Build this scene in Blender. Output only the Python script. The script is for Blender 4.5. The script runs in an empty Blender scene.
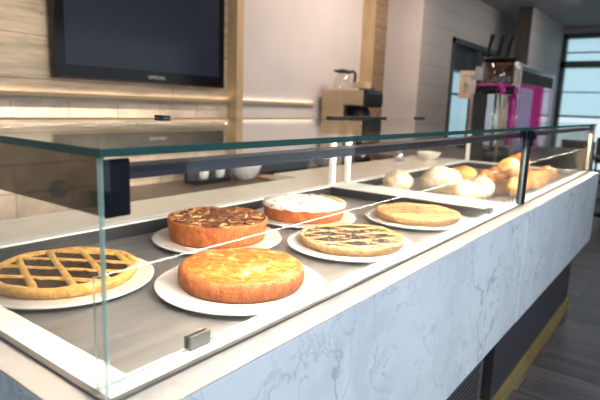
import bpy, bmesh, math, random
from mathutils import Vector, Matrix, noise
random.seed(7)
C = bpy.context.scene.collection
PI = math.pi
sin, cos = math.sin, math.cos

# ------------------------------------------------------------------ materials
def new_mat(name):
    m = bpy.data.materials.new(name); m.use_nodes = True
    nt = m.node_tree
    for n in list(nt.nodes): nt.nodes.remove(n)
    out = nt.nodes.new('ShaderNodeOutputMaterial')
    return m, nt, out
def N(nt, t, **kw):
    n = nt.nodes.new(t)
    for k, v in kw.items():
        if k in n.inputs: n.inputs[k].default_value = v
        else: setattr(n, k, v)
    return n
def rgb(c): return (c[0], c[1], c[2], 1)
def ramp(nt, fac, stops):
    r = nt.nodes.new('ShaderNodeValToRGB'); e = r.color_ramp.elements
    while len(e) > 1: e.remove(e[-1])
    e[0].position, e[0].color = stops[0][0], rgb(stops[0][1])
    for p, c in stops[1:]:
        x = e.new(p); x.color = rgb(c)
    nt.links.new(fac, r.inputs[0]); return r.outputs[0]
def pbr(name, col, rough=.5, metal=0, stops=None, scale=20, detail=4, bump=0, bscale=None, coat=0, sss=0, stretch=None, spec=.5, distort=0):
    m, nt, out = new_mat(name)
    b = N(nt, 'ShaderNodeBsdfPrincipled')
    b.inputs['Roughness'].default_value = rough; b.inputs['Metallic'].default_value = metal
    b.inputs['Base Color'].default_value = rgb(col); b.inputs['Coat Weight'].default_value = coat
    b.inputs['Specular IOR Level'].default_value = spec
    tc = N(nt, 'ShaderNodeTexCoord'); vec = tc.outputs['Object']
    if stretch:
        mp = N(nt, 'ShaderNodeMapping'); mp.inputs['Scale'].default_value = stretch
        nt.links.new(vec, mp.inputs['Vector']); vec = mp.outputs['Vector']
    if stops:
        n = N(nt, 'ShaderNodeTexNoise', Scale=scale, Detail=detail, Distortion=distort)
        nt.links.new(vec, n.inputs['Vector'])
        nt.links.new(ramp(nt, n.outputs['Fac'], stops), b.inputs['Base Color'])
    if bump:
        n2 = N(nt, 'ShaderNodeTexNoise', Scale=bscale or scale, Detail=5)
        nt.links.new(vec, n2.inputs['Vector'])
        bp = N(nt, 'ShaderNodeBump', Strength=bump, Distance=.01)
        nt.links.new(n2.outputs['Fac'], bp.inputs['Height']); nt.links.new(bp.outputs['Normal'], b.inputs['Normal'])
    nt.links.new(b.outputs[0], out.inputs[0])
    return m
def glow(name, col, s):
    m, nt, out = new_mat(name)
    e = N(nt, 'ShaderNodeEmission', Strength=s); e.inputs['Color'].default_value = rgb(col)
    nt.links.new(e.outputs[0], out.inputs[0]); return m
def sheet_glass(name, tint, rmin=.022, gloss=(1, 1, 1)):
    """Thin architectural glass: clear transmission plus a Schlick reflection."""
    m, nt, out = new_mat(name)
    lw = N(nt, 'ShaderNodeLayerWeight', Blend=.5)
    p = N(nt, 'ShaderNodeMath', operation='POWER'); p.inputs[1].default_value = 5
    nt.links.new(lw.outputs['Facing'], p.inputs[0])
    ma = N(nt, 'ShaderNodeMath', operation='MULTIPLY_ADD'); ma.inputs[1].default_value = 1 - rmin; ma.inputs[2].default_value = rmin
    nt.links.new(p.outputs[0], ma.inputs[0])
    t = N(nt, 'ShaderNodeBsdfTransparent'); t.inputs[0].default_value = rgb(tint)
    g = N(nt, 'ShaderNodeBsdfGlossy', Roughness=.0); g.inputs[0].default_value = rgb(gloss)
    mx = N(nt, 'ShaderNodeMixShader')
    nt.links.new(ma.outputs[0], mx.inputs[0]); nt.links.new(t.outputs[0], mx.inputs[1]); nt.links.new(g.outputs[0], mx.inputs[2])
    nt.links.new(mx.outputs[0], out.inputs[0]); return m
def edge_glass(name, col, through, k):
    m, nt, out = new_mat(name)
    t = N(nt, 'ShaderNodeBsdfTransparent'); t.inputs[0].default_value = rgb(through)
    b = N(nt, 'ShaderNodeBsdfPrincipled', Roughness=.35); b.inputs['Base Color'].default_value = rgb(col)
    mx = N(nt, 'ShaderNodeMixShader'); mx.inputs[0].default_value = k
    nt.links.new(t.outputs[0], mx.inputs[1]); nt.links.new(b.outputs[0], mx.inputs[2]); nt.links.new(mx.outputs[0], out.inputs[0]); return m
def marble(name, base, vein, rough=.12, scale=3.2, amount=1.0):
    m, nt, out = new_mat(name)
    b = N(nt, 'ShaderNodeBsdfPrincipled', Roughness=rough)
    tc = N(nt, 'ShaderNodeTexCoord')
    mp = N(nt, 'ShaderNodeMapping'); mp.inputs['Rotation'].default_value = (.5, .6, .8); mp.inputs['Scale'].default_value = (1, 1, 1)
    nt.links.new(tc.outputs['Object'], mp.inputs['Vector'])
    acc = None
    for sc, wid, wt, off in ((scale, .018, .75, 0), (scale * 2.3, .022, .5, 4.1), (scale * .8, .10, .28, 9.3)):
        ad = N(nt, 'ShaderNodeVectorMath', operation='ADD'); ad.inputs[1].default_value = (off, off, off)
        nt.links.new(mp.outputs[0], ad.inputs[0])
        n = N(nt, 'ShaderNodeTexNoise', Scale=sc, Detail=5, Roughness=.55, Distortion=.5)
        nt.links.new(ad.outputs[0], n.inputs['Vector'])
        s = N(nt, 'ShaderNodeMath', operation='SUBTRACT'); s.inputs[1].default_value = .5
        nt.links.new(n.outputs['Fac'], s.inputs[0])
        a = N(nt, 'ShaderNodeMath', operation='ABSOLUTE'); nt.links.new(s.outputs[0], a.inputs[0])
        v = N(nt, 'ShaderNodeMapRange'); v.inputs['From Min'].default_value = 0; v.inputs['From Max'].default_value = wid
        v.inputs['To Min'].default_value = wt * amount; v.inputs['To Max'].default_value = 0
        nt.links.new(a.outputs[0], v.inputs['Value'])
        # patchy veins
        n3 = N(nt, 'ShaderNodeTexNoise', Scale=sc * .7, Detail=2); nt.links.new(ad.outputs[0], n3.inputs['Vector'])
        v3 = N(nt, 'ShaderNodeMapRange'); v3.inputs['From Min'].default_value = .36; v3.inputs['From Max'].default_value = .56
        nt.links.new(n3.outputs['Fac'], v3.inputs['Value'])
        mu = N(nt, 'ShaderNodeMath', operation='MULTIPLY'); nt.links.new(v.outputs[0], mu.inputs[0]); nt.links.new(v3.outputs[0], mu.inputs[1])
        if acc is None: acc = mu.outputs[0]
        else:
            mx = N(nt, 'ShaderNodeMath', operation='MAXIMUM'); nt.links.new(acc, mx.inputs[0]); nt.links.new(mu.outputs[0], mx.inputs[1]); acc = mx.outputs[0]
    nt.links.new(ramp(nt, acc, [(0, base), (1, vein)]), b.inputs['Base Color'])
    nt.links.new(b.outputs[0], out.inputs[0]); return m
def courses(name, c1, c2, mortar, bw, rh, msize=.006, rough=.5, axis='xz', mottled=None, offset=.5, pits=False):
    """Boards, tiles or stone courses laid on a wall or floor."""
    m, nt, out = new_mat(name)
    b = N(nt, 'ShaderNodeBsdfPrincipled', Roughness=rough)
    tc = N(nt, 'ShaderNodeTexCoord'); sx = N(nt, 'ShaderNodeSeparateXYZ'); cx = N(nt, 'ShaderNodeCombineXYZ')
    nt.links.new(tc.outputs['Object'], sx.inputs[0])
    nt.links.new(sx.outputs['XYZ'.index(axis[0].upper())], cx.inputs[0]); nt.links.new(sx.outputs['XYZ'.index(axis[1].upper())], cx.inputs[1])
    br = N(nt, 'ShaderNodeTexBrick', Scale=1.0, offset=offset)
    br.inputs['Color1'].default_value = rgb(c1); br.inputs['Color2'].default_value = rgb(c2); br.inputs['Mortar'].default_value = rgb(mortar)
    br.inputs['Brick Width'].default_value = bw; br.inputs['Row Height'].default_value = rh
    br.inputs['Mortar Size'].default_value = msize; br.inputs['Mortar Smooth'].default_value = .2; br.inputs['Bias'].default_value = 0
    nt.links.new(cx.outputs[0], br.inputs['Vector'])
    col = br.outputs['Color']
    if mottled:
        mp = N(nt, 'ShaderNodeMapping'); mp.inputs['Scale'].default_value = mottled
        nt.links.new(cx.outputs[0], mp.inputs['Vector'])
        n = N(nt, 'ShaderNodeTexNoise', Scale=1.0, Detail=6, Roughness=.65); nt.links.new(mp.outputs[0], n.inputs['Vector'])
        f = ramp(nt, n.outputs['Fac'], [(.3, (.5, .5, .5)), (.7, (1.2, 1.17, 1.14))])
        mx = N(nt, 'ShaderNodeMix', data_type='RGBA', blend_type='MULTIPLY'); mx.inputs[0].default_value = 1
        nt.links.new(col, mx.inputs[6]); nt.links.new(f, mx.inputs[7]); col = mx.outputs[2]
    if pits:
        n = N(nt, 'ShaderNodeTexNoise', Scale=45.0, Detail=2); nt.links.new(cx.outputs[0], n.inputs['Vector'])
        f = ramp(nt, n.outputs['Fac'], [(.27, (.45, .38, .3)), (.33, (1, 1, 1))])
        mx = N(nt, 'ShaderNodeMix', data_type='RGBA', blend_type='MULTIPLY'); mx.inputs[0].default_value = 1
        nt.links.new(col, mx.inputs[6]); nt.links.new(f, mx.inputs[7]); col = mx.outputs[2]
    nt.links.new(col, b.inputs['Base Color']); nt.links.new(b.outputs[0], out.inputs[0]); return m

M = {}
M['marble_front'] = marble('marble_front', (.68, .72, .77), (.30, .34, .40), .14, 4.2)
M['marble_top'] = marble('marble_top', (.84, .77, .67), (.60, .53, .45), .22, 3.0, .6)
M['marble_rim_shaded'] = marble('marble_rim_shaded', (.45, .415, .38), (.33, .30, .27), .2, 3.0, .6)  # ledge marble darkened, so weaker light on the rim is in its colour
M['white_frame'] = pbr('white_frame', (.86, .84, .80), .35)
M['cream'] = pbr('cream_post', (.62, .50, .34), .5)
M['seal'] = pbr('glass_seal', (.12, .11, .10), .5)
M['steel_tray'] = pbr('steel_tray', (.5, .49, .48), .30, .75, [(.3, (.44, .43, .42)), (.7, (.58, .57, .56))], 5, stretch=(1, 8, 1))
M['recess'] = pbr('recess', (.03, .031, .034), .45)
M['charcoal'] = pbr('charcoal_laminate', (.036, .033, .042), .42)
M['black'] = pbr('black_plastic', (.010, .010, .012), .32)
M['black_metal'] = pbr('black_metal', (.007, .008, .015), .8, spec=.05)
M['vent'] = pbr('vent_metal', (.085, .085, .095), .45)
M['brass'] = pbr('brass_plinth', (.42, .30, .11), .38, .55, [(.3, (.36, .25, .09)), (.7, (.48, .34, .13))], 6)
M['plate'] = pbr('ceramic_plate', (.84, .80, .76), .22, coat=.3)
M['steel'] = pbr('brushed_steel', (.62, .63, .65), .24, 1)
M['clip'] = pbr('clip_metal', (.34, .30, .26), .5, .4)
M['rail'] = pbr('anodised_rail', (.022, .025, .045), .4, .3)
M['glass_top'] = sheet_glass('glass_top', (.93, .96, .945))
M['glass_clear'] = sheet_glass('glass_clear', (.985, .99, .985))
M['glass_tint'] = sheet_glass('glass_smoked', (.27, .245, .20), .02)
M['edge_dark'] = edge_glass('glass_edge_dark', (.004, .05, .048), (.05, .22, .2), .9)
M['edge_light'] = edge_glass('glass_edge_light', (.46, .62, .57), (.80, .90, .86), .45)
M['led'] = glow('led_strip', (1, .84, .67), 190)
M['led_far'] = glow('led_strip_far', (1, .84, .67), 330)
M['led_back'] = glow('led_strip_rear', (1, .84, .66), 260)
M['bar_glow'] = glow('bar_glow', (1, .80, .60), 9)
M['handle'] = pbr('matt_black', (.006, .006, .007), .7, spec=.2)
M['travertine'] = courses('travertine', (.57, .46, .34), (.62, .505, .38), (.34, .27, .2), 1.9, .215, .004, .5, 'xz', (2.5, 22, 1), .35, True)
M['tile'] = courses('wall_tile', (.62, .52, .42), (.68, .57, .46), (.46, .37, .29), .30, .145, .005, .35, 'xz', (4, 4, 1), 0)
M['plaster'] = pbr('plaster', (.60, .55, .53), .6, 0, [(.3, (.56, .515, .495)), (.7, (.62, .57, .55))], 3)
M['plaster_front'] = pbr('dark_plaster', (.14, .13, .13), .8)
M['plaster_grey'] = courses('grey_panel', (.46, .42, .40), (.48, .435, .41), (.30, .27, .26), 2.4, .20, .004, .6, 'xz')
M['oak_x'] = courses('oak_pilaster', (.27, .18, .11), (.30, .20, .12), (.17, .10, .05), .9, .22, .006, .5, 'xz', (9, 40, 1))
M['oak_y'] = pbr('oak_side', (.52, .37, .21), .5, 0, [(.3, (.46, .32, .18)), (.7, (.56, .40, .23))], 6, stretch=(4, 4, .6))
M['dark_wood'] = pbr('dark_wood', (.055, .04, .032), .5, 0, [(.3, (.04, .03, .024)), (.7, (.075, .055, .043))], 6, stretch=(3, 3, .5))
M['floor'] = courses('floor_planks', (.085, .072, .072), (.16, .135, .13), (.03, .026, .026), 1.5, .16, .003, .38, 'yx', (2.2, 30, 1))
M['ceiling'] = pbr('ceiling_paint', (.34, .33, .34), .8)
M['stone_dark'] = pbr('brown_worktop', (.15, .115, .09), .45, 0, [(.3, (.12, .09, .07)), (.7, (.19, .15, .12))], 7)
M['cab'] = pbr('cabinet_front', (.10, .085, .075), .5)
M['screen'] = pbr('tv_screen', (.022, .028, .045), .15, spec=.3)
M['gloss_black'] = pbr('gloss_black', (.008, .007, .009), .12, spec=.3)
M['red_trim'] = pbr('deep_red_trim', (.05, .008, .01), .2)
M['grey_print'] = pbr('grey_print', (.5, .5, .52), .5)
M['tan'] = pbr('tan_panel', (.50, .36, .22), .45)
M['clear_pot'] = sheet_glass('pot_glass', (.93, .92, .90), .06)
M['smoke_pot'] = sheet_glass('hopper_plastic', (.60, .50, .46), .06)
M['coffee'] = pbr('coffee', (.03, .012, .006), .2)
M['magenta'] = pbr('magenta_plastic', (.42, .006, .20), .25, coat=.3)
M['magenta_lit'] = glow('magenta_lit_panel', (.9, .03, .42), .45)
M['lilac_lit'] = glow('lilac_lit_panel', (.50, .42, .72), .62)
M['white_cloth'] = pbr('white_cloth', (.75, .74, .75), .8)
M['ceramic'] = pbr('white_ceramic', (.80, .77, .72), .25)
M['oak_light'] = pbr('light_wood', (.60, .42, .26), .5, 0, [(.3, (.54, .37, .22)), (.7, (.66, .47, .30))], 8, stretch=(6, 1, 6))
M['frame_wood'] = pbr('frame_wood', (.62, .47, .32), .5)
M['picture'] = pbr('picture_print', (.4, .36, .33), .4, 0, [(.38, (.10, .09, .09)), (.5, (.42, .36, .32)), (.62, (.66, .60, .54))], 9, 2)
M['window_frame'] = pbr('window_frame', (.05, .055, .065), .4)
m, nt, out = new_mat('blind_fabric')
tr = N(nt, 'ShaderNodeBsdfTranslucent'); tr.inputs[0].default_value = (.82, .9, .92, 1)
tp = N(nt, 'ShaderNodeBsdfTransparent'); tp.inputs[0].default_value = (.80, .92, .95, 1)
mx = N(nt, 'ShaderNodeMixShader'); mx.inputs[0].default_value = .3
nt.links.new(tp.outputs[0], mx.inputs[1]); nt.links.new(tr.outputs[0], mx.inputs[2]); nt.links.new(mx.outputs[0], out.inputs[0]); M['blind'] = m
# baked goods
M['crust'] = pbr('shortcrust', (.78, .50, .20), .55, 0, [(.28, (.60, .26, .05)), (.5, (.80, .45, .12)), (.75, (.88, .60, .24))], 60, 8, .5, 160)
M['crust_pale'] = pbr('pale_crust', (.76, .56, .34), .6, 0, [(.3, (.54, .28, .10)), (.55, (.68, .42, .19)), (.75, (.78, .56, .30))], 70, 8, .5, 160)
M['cake_side'] = pbr('cake_side', (.60, .20, .05), .6, 0, [(.3, (.36, .085, .018)), (.55, (.50, .14, .032)), (.75, (.62, .23, .065))], 75, 8, .5, 220, stretch=(1, 1, .6))
M['jam'] = pbr('dark_jam', (.03, .01, .01), .25, 0, [(.35, (.012, .004, .005)), (.7, (.05, .014, .013))], 120, 4, .7, 200, spec=.35)
M['glaze'] = pbr('golden_glaze', (.80, .42, .10), .3, 0, [(.30, (.38, .10, .012)), (.47, (.52, .165, .025)), (.56, (.62, .25, .05)), (.62, (.78, .50, .18)), (.72, (.86, .70, .38))], 32, 7, .6, 90, coat=.15, distort=1.4)
M['caramel'] = pbr('caramel_top', (.35, .14, .06), .4, 0, [(.32, (.08, .022, .012)), (.48, (.22, .07, .03)), (.60, (.36, .14, .06)), (.70, (.66, .42, .18))], 42, 7, .6, 120, distort=.8)
M['apple'] = pbr('apple_slice', (.66, .40, .18), .4, 0, [(.36, (.18, .06, .025)), (.52, (.38, .16, .06)), (.66, (.78, .54, .24))], 45, 4, .3, 80)
M['sugar'] = pbr('icing_sugar', (.90, .87, .84), .85, 0, [(.28, (.72, .55, .40)), (.36, (.90, .87, .84)), (.8, (.93, .91, .89))], 30, 5, .3, 70)
M['custard'] = pbr('custard', (.86, .66, .25), .4, 0, [(.3, (.78, .55, .17)), (.7, (.92, .76, .36))], 30, 3, .2, 60)
M['almond'] = pbr('almond', (.50, .38, .30), .6)
M['seed'] = pbr('poppy_filling', (.16, .11, .08), .5, 0, [(.44, (.02, .013, .011)), (.56, (.06, .032, .022)), (.66, (.50, .40, .28))], 130, 3, .6, 130)
M['nut'] = pbr('nut_cream', (.62, .42, .24), .55, 0, [(.38, (.20, .08, .03)), (.55, (.38, .19, .08)), (.7, (.64, .44, .24))], 60, 4, .5, 100)
M['croissant'] = pbr('croissant', (.75, .36, .09), .38, 0, [(.34, (.46, .13, .02)), (.5, (.76, .34, .07)), (.66, (.92, .64, .26))], 16, 6, .5, 60, coat=.25, stretch=(5, 1.2, 1.2))
M['bread'] = pbr('floury_bread', (.82, .66, .46), .8, 0, [(.32, (.66, .38, .16)), (.46, (.82, .66, .46)), (.65, (.91, .84, .74))], 30, 8, .5, 110)
M['bread_orange'] = pbr('glazed_bun', (.80, .40, .12), .45, 0, [(.3, (.68, .28, .06)), (.7, (.86, .52, .2))], 20, 4, .2, 50)

# ------------------------------------------------------------------ mesh helpers
def box(bm, x0, x1, y0, y1, z0, z1, mi=0):
    vs = [bm.verts.new((x, y, z)) for x in (x0, x1) for y in (y0, y1) for z in (z0, z1)]
    fs = []
    for q in ((0, 1, 3, 2), (4, 6, 7, 5), (0, 4, 5, 1), (2, 3, 7, 6), (0, 2, 6, 4), (1, 5, 7, 3)):
        f = bm.faces.new([vs[i] for i in q]); f.material_index = mi; fs.append(f)
    return vs, fs
def lathe(bm, prof, seg=64, cx=0, cy=0, mi=0, rfun=None):
    """prof: (r, z) list, closed at the axis when r == 0."""
    rings = []
    for r, z in prof:
        if r < 1e-6: rings.append([bm.verts.new((cx, cy, z))])
        else:
            ring = []
            for i in range(seg):
                a = 2 * PI * i / seg; rr, zz = (r, z) if rfun is None else rfun(r, z, a)
                ring.append(bm.verts.new((cx + rr * cos(a), cy + rr * sin(a), zz)))
            rings.append(ring)
    for A, B in zip(rings, rings[1:]):
        if len(A) == 1 and len(B) == 1: continue
        for i in range(seg):
            j = (i + 1) % seg
            if len(A) == 1: f = bm.faces.new((A[0], B[j], B[i]))
            elif len(B) == 1: f = bm.faces.new((A[i], A[j], B[0]))
            else: f = bm.faces.new((A[i], A[j], B[j], B[i]))
            f.material_index = mi; f.smooth = True
def tube(bm, pts, rad, seg=10, caps=True, mi=0):
    pts = [Vector(p) for p in pts]; rings = []
    n = len(pts)
    up0 = Vector((0, 0, 1))
    for i, p in enumerate(pts):
        d = (pts[min(i + 1, n - 1)] - pts[max(i - 1, 0)]).normalized()
        u = up0 if abs(d.dot(up0)) < .95 else Vector((1, 0, 0))
        a = d.cross(u).normalized(); b = a.cross(d)
        r = rad(i / (n - 1)) if callable(rad) else rad
        rings.append([bm.verts.new(p + a * (r * cos(2 * PI * k / seg)) + b * (r * sin(2 * PI * k / seg))) for k in range(seg)])
    for A, B in zip(rings, rings[1:]):
        for k in range(seg):
            f = bm.faces.new((A[k], A[(k + 1) % seg], B[(k + 1) % seg], B[k])); f.smooth = True; f.material_index = mi
    if caps:
        bm.faces.new(list(reversed(rings[0]))).material_index = mi; bm.faces.new(rings[-1]).material_index = mi
def obj(name, bm, mats, parent=None, bevel=0, smooth=False, bseg=2):
    bmesh.ops.recalc_face_normals(bm, faces=bm.faces[:])
    me = bpy.data.meshes.new(name); bm.to_mesh(me); bm.free()
    for mm in (mats if isinstance(mats, (list, tuple)) else [mats]): me.materials.append(mm)
    if smooth:
        for p in me.polygons: p.use_smooth = True
    o = bpy.data.objects.new(name, me); C.objects.link(o)
    if parent: o.parent = parent
    if bevel:
        md = o.modifiers.new('bevel', 'BEVEL'); md.width = bevel; md.segments = bseg; md.limit_method = 'ANGLE'
    return o
def bx(name, dims, mat, parent=None, bevel=0):
    bm = bmesh.new(); box(bm, *dims); return obj(name, bm, mat, parent, bevel)
def tag(o, label, cat, group=None, kind=None):
    o['label'] = label; o['category'] = cat
    if group: o['group'] = group
    if kind: o['kind'] = kind
    return o
def thing(name, label, cat, loc=(0, 0, 0), rz=0, group=None):
    o = bpy.data.objects.new(name, None); C.objects.link(o); o.empty_display_size = .05
    o.location = loc; o.rotation_euler = (0, 0, rz)
    return tag(o, label, cat, group)
def part_label(o, s): o['label'] = s; return o
def struct(name, bm, mat, bevel=0):
    o = obj(name, bm, mat, None, bevel); o['kind'] = 'structure'; return o
def sbx(name, dims, mat): 
    bm = bmesh.new(); box(bm, *dims); return struct(name, bm, mat)
def dup(root, loc, rz, label=None, group=None, scale=None):
    r = root.copy(); C.objects.link(r); r.location = loc; r.rotation_euler = (0, 0, rz)
    if label: r['label'] = label
    if group: r['group'] = group
    if scale: r.scale = (scale,) * 3
    for ch in list(root.children):
        c = ch.copy(); C.objects.link(c); c.parent = r
        for g in list(ch.children):
            d = g.copy(); C.objects.link(d); d.parent = c
    return r
def pane(name, dims, thin, face_mat, edge_mat, parent):
    """Glass sheet: broad faces one material, cut edges another."""
    bm = bmesh.new(); _, fs = box(bm, *dims)
    bm.normal_update()
    for f in fs: f.material_index = 0 if abs(f.normal['xyz'.index(thin)]) > .9 else 1
    return obj(name, bm, [face_mat, edge_mat], parent)

FZ = -.92          # floor, the counter top being z = 0
CZ = 1.66          # ceiling
# ------------------------------------------------------------------ setting
sbx('floor', (-3.5, 9.2, -4.0, 2.6, FZ - .1, FZ), M['floor'])
sbx('ceiling', (-3.5, 9.2, -4.0, 2.6, CZ, CZ + .1), M['ceiling'])
WY = 2.2
sbx('wall_back', (-2.5, 2.41, WY, WY + .2, .32, CZ), M['travertine'])
sbx('wall_back_tiled', (-2.5, 2.41, WY, WY + .2, FZ, .32), M['tile'])
sbx('wall_middle', (2.41, 4.68, WY, WY + .2, FZ, CZ), M['plaster'])
bm = bmesh.new()                                        # the wall that steps forward
jb = bmesh.new(); _, fs = box(jb, 4.68, 5.5, 1.8, 2.4, FZ, CZ); jb.normal_update()
for f in fs: f.material_index = 1 if abs(f.normal.y) > .9 else 0  # side face takes the lighter plaster, painting in the warm light on it
struct('wall_jog', jb, [M['plaster'], M['plaster_grey']])
box(bm, 5.5, 8.26, 1.8, 1.95, 1.15, CZ)
box(bm, 5.5, 8.26, 1.8, 1.95, FZ, -.25); box(bm, 8.26, 8.9, 1.8, 2.4, FZ, CZ)
struct('wall_stepped', bm, M['plaster_grey'])
bm = bmesh.new(); box(bm, 6.9, 8.9, 1.34, 1.49, FZ, CZ)
struct('wall_partition', bm, M['plaster_grey'])
sbx('trim_1', (6.86, 6.9, 1.335, 1.5, FZ, CZ), M['dark_wood'])
# pilasters
def pilaster(name, x0, x1):
    bm = bmesh.new(); _, fs = box(bm, x0, x1, WY - .09, WY + .05, FZ, CZ); bm.normal_update()
    for f in fs: f.material_index = 1 if abs(f.normal.x) > .9 else 0
    return struct(name, bm, [M['oak_y'], M['oak_y']])
pilaster('trim_2', 2.39, 2.458)

bm = bmesh.new(); _, fs = box(bm, 4.20, 4.44, WY - .14, WY + .05, FZ, CZ); bm.normal_update()
for f in fs: f.material_index = 1 if abs(f.normal.x) > .9 else 0
struct('trim_3', bm, [M['oak_x'], M['oak_y']])
wl = thing('added_wall_light', 'added slim light bar imitating bright bands on the wall below the television', 'added light bar', (0, WY, .335))  # added bar; its glow imitates bright wall bands of unknown source
bx('housing', (.2, 2.385, -.018, -.0005, .008, .024), M['tan'], wl, .003); bx('housing', (2.462, 3.44, -.018, -.0005, .008, .024), M['tan'], wl, .003)
for xa, xb in ((.2, 2.385), (2.462, 3.44)): bx('front_lip', (xa, xb, -.021, -.0182, .008, .031), M['tan'], wl)
bx('light_strip', (.21, 2.38, -.016, -.004, .0242, .0255), M['bar_glow'], wl); bx('light_strip', (2.47, 3.43, -.016, -.004, .0242, .0255), M['bar_glow'], wl)
# interior window in the stepped wall
bm = bmesh.new()
box(bm, 5.5, 5.56, 1.78, 1.86, -.25, 1.15); box(bm, 8.2, 8.26, 1.78, 1.86, -.25, 1.15)
box(bm, 5.5, 8.26, 1.78, 1.86, 1.09, 1.15); box(bm, 5.5, 8.26, 1.78, 1.86, -.25, -.19)
for z in (.17, .52, .80): box(bm, 5.5, 8.26, 1.80, 1.84, z, z + .025)
for x in (6.4, 7.3): box(bm, x, x + .05, 1.79, 1.85, -.25, 1.15)
w = struct('window_1', bm, M['window_frame'])
pane('glass', (5.56, 8.2, 1.815, 1.823, -.19, 1.09), 'y', M['glass_clear'], M['edge_dark'], w)
bx('blind_box', (5.56, 8.2, 1.86, 1.94, .80, 1.09), M['window_frame'], w)
bx('blind', (5.56, 8.2, 1.90, 1.904, -.19, .80), M['blind'], w)
# end wall with big window
sbx('wall_right', (8.9, 9.1, -4.0, 1.8, FZ, -.55), M['plaster_grey'])
sbx('wall_right_pier', (8.9, 9.1, -4.0, -.2, -.55, 1.56), M['plaster_front'])
sbx('wall_right_head', (8.9, 9.1, -4.0, 1.8, 1.56, CZ), M['ceiling'])
bm = bmesh.new()
y = 1.34
for yy in (1.28, .12, -.2): box(bm, 8.86, 8.98, yy, yy + .06, -.55, 1.56)
for z, h in ((-.55, .06), (.30, .03), (1.06, .10), (1.50, .07)): box(bm, 8.86, 8.98, -.2, 1.34, z, z + h)
for z in (.68, 1.28): box(bm, 8.88, 8.94, -.2, 1.34, z, z + .018)
w = struct('window_2', bm, M['window_frame'])
pane('glass', (8.93, 8.938, -.2, 1.34, -.5, 1.5), 'x', M['glass_clear'], M['edge_dark'], w)
bx('blind', (8.96, 8.964, -.2, 1.34, .30, 1.5), M['blind'], w)

# shop front behind the viewer: piers and two tall windows
bm = bmesh.new()
for x0, x1 in ((-3.5, -1.2), (2.6, 3.4), (7.2, 9.1)): box(bm, x0, x1, -4.0, -3.8, FZ, CZ)
for x0, x1 in ((-1.2, 2.6), (3.4, 7.2)): box(bm, x0, x1, -4.0, -3.8, FZ, -.55); box(bm, x0, x1, -4.0, -3.8, 1.45, CZ)
struct('wall_front', bm, M['plaster_front'])
# ------------------------------------------------------------------ the display counter
L = 3.356          # length of the top
SEAM = 1.655
AB = -.427         # lower edge of the marble apron
ct = thing('display_counter', 'long shop counter with white marble front, sunken steel trays and brass plinth', 'counter', (0, 0, FZ))
def cb(name, dims, mat, bevel=0, parent=None):
    d = list(dims); d[4] -= FZ; d[5] -= FZ
    return bx(name, d, mat, parent or ct, bevel)
cb('marble_panel', (-.045, SEAM - .002, -.053, -.031, AB, -.001), M['marble_front'], .0015)
part_label(cb('marble_panel', (SEAM + .002, L, -.0545, -.031, AB, -.001), M['marble_front'], .0015), 'far marble front panel beyond the joint')
part_label(cb('joint_strip', (SEAM - .0017, SEAM + .0017, -.0525, -.0325, AB, -.0012), M['white_frame']), 'pale joint between the marble panels')
cb('side_panel', (-.045, -.022, -.030, .76, AB, -.001), M['marble_front'], .0015)
cb('end_panel', (L - .022, L, -.030, 1.15, AB, -.001), M['marble_front'], .0015)
# rim slab around the trays
def slab(name, rects, mat, z0, z1, bevel=.0015):
    bm = bmesh.new()
    for r in rects: box(bm, *r, z0 - FZ, z1 - FZ)
    return obj(name, bm, mat, ct, bevel)
slab('marble_rim_shaded', [(-.0445, L - .0005, -.0525, -.004), (-.0445, -.004, -.004, .782), (L - .03, L - .0005, -.004, .782)], M['marble_rim_shaded'], -.0298, .0015)
slab('marble_ledge', [(-.0445, 1.69, .782, 1.01), (1.69, L, .782, 1.17)], M['marble_top'], -.03, .0015)
# white frames round each tray
T = ((.049, 1.567), (1.737, 3.235))
slab('tray_frame', [(.0036, L - .034, .0036, .041), (.0036, L - .034, .74, .778), (.0036, T[0][0], .041, .74), (T[0][1], T[1][0], .041, .74), (T[1][1], L - .034, .041, .74)], M['white_frame'], -.03, .004, .002)
for i, (a, b) in enumerate(T):
    bm = bmesh.new(); zt = -.036 - FZ; zz = -.001 - FZ
    box(bm, a - .002, b + .002, .039, .742, zt - .004, zt)
    t = obj('steel_tray', bm, M['steel_tray'], ct)
    part_label(t, 'sunken steel tray under the cakes' if i == 0 else 'sunken steel tray under the bread and croissants')
    bm = bmesh.new()
    box(bm, a, b, .737, .7395, zt, zz); box(bm, b - .0025, b, .041, .737, zt, zz); box(bm, a, a + .0025, .041, .737, zt, zz); box(bm, a + .0025, b - .0025, .0415, .044, zt, zz)
    obj('tray_rim', bm, M['recess'], t)
# carcass and base
cb('carcass', (-.02, L - .024, -.028, .99, AB + .01, -.060), M['charcoal'])
cb('base_panel', (1.74, L - .01, .030, .97, -.83, AB + .009), M['charcoal'], .002)
cb('base_box', (.1, 1.735, .16, .97, -.83, AB + .009), M['black'])
bm = bmesh.new()
zc0, zc1 = -.83 - FZ, AB + .009 - FZ
box(bm, .0, 1.62, .038, .042, zc0, zc1)
vg = obj('vent_grille', bm, M['vent'], ct)
bm = bmesh.new()
nx, nz = 64, 17
for i in range(nx):
    for k in range(nz):
        x = .04 + i * .0241 + (k % 2) * .012; z = zc0 + .03 + k * .021
        box(bm, x, x + .019, .0368, .0379, z, z + .010)
o = obj('vent_slots', bm, M['black'], vg)
cb('plinth', (.0, L - .01, .018, .97, FZ + .0005, -.83), M['brass'], .002)

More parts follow.
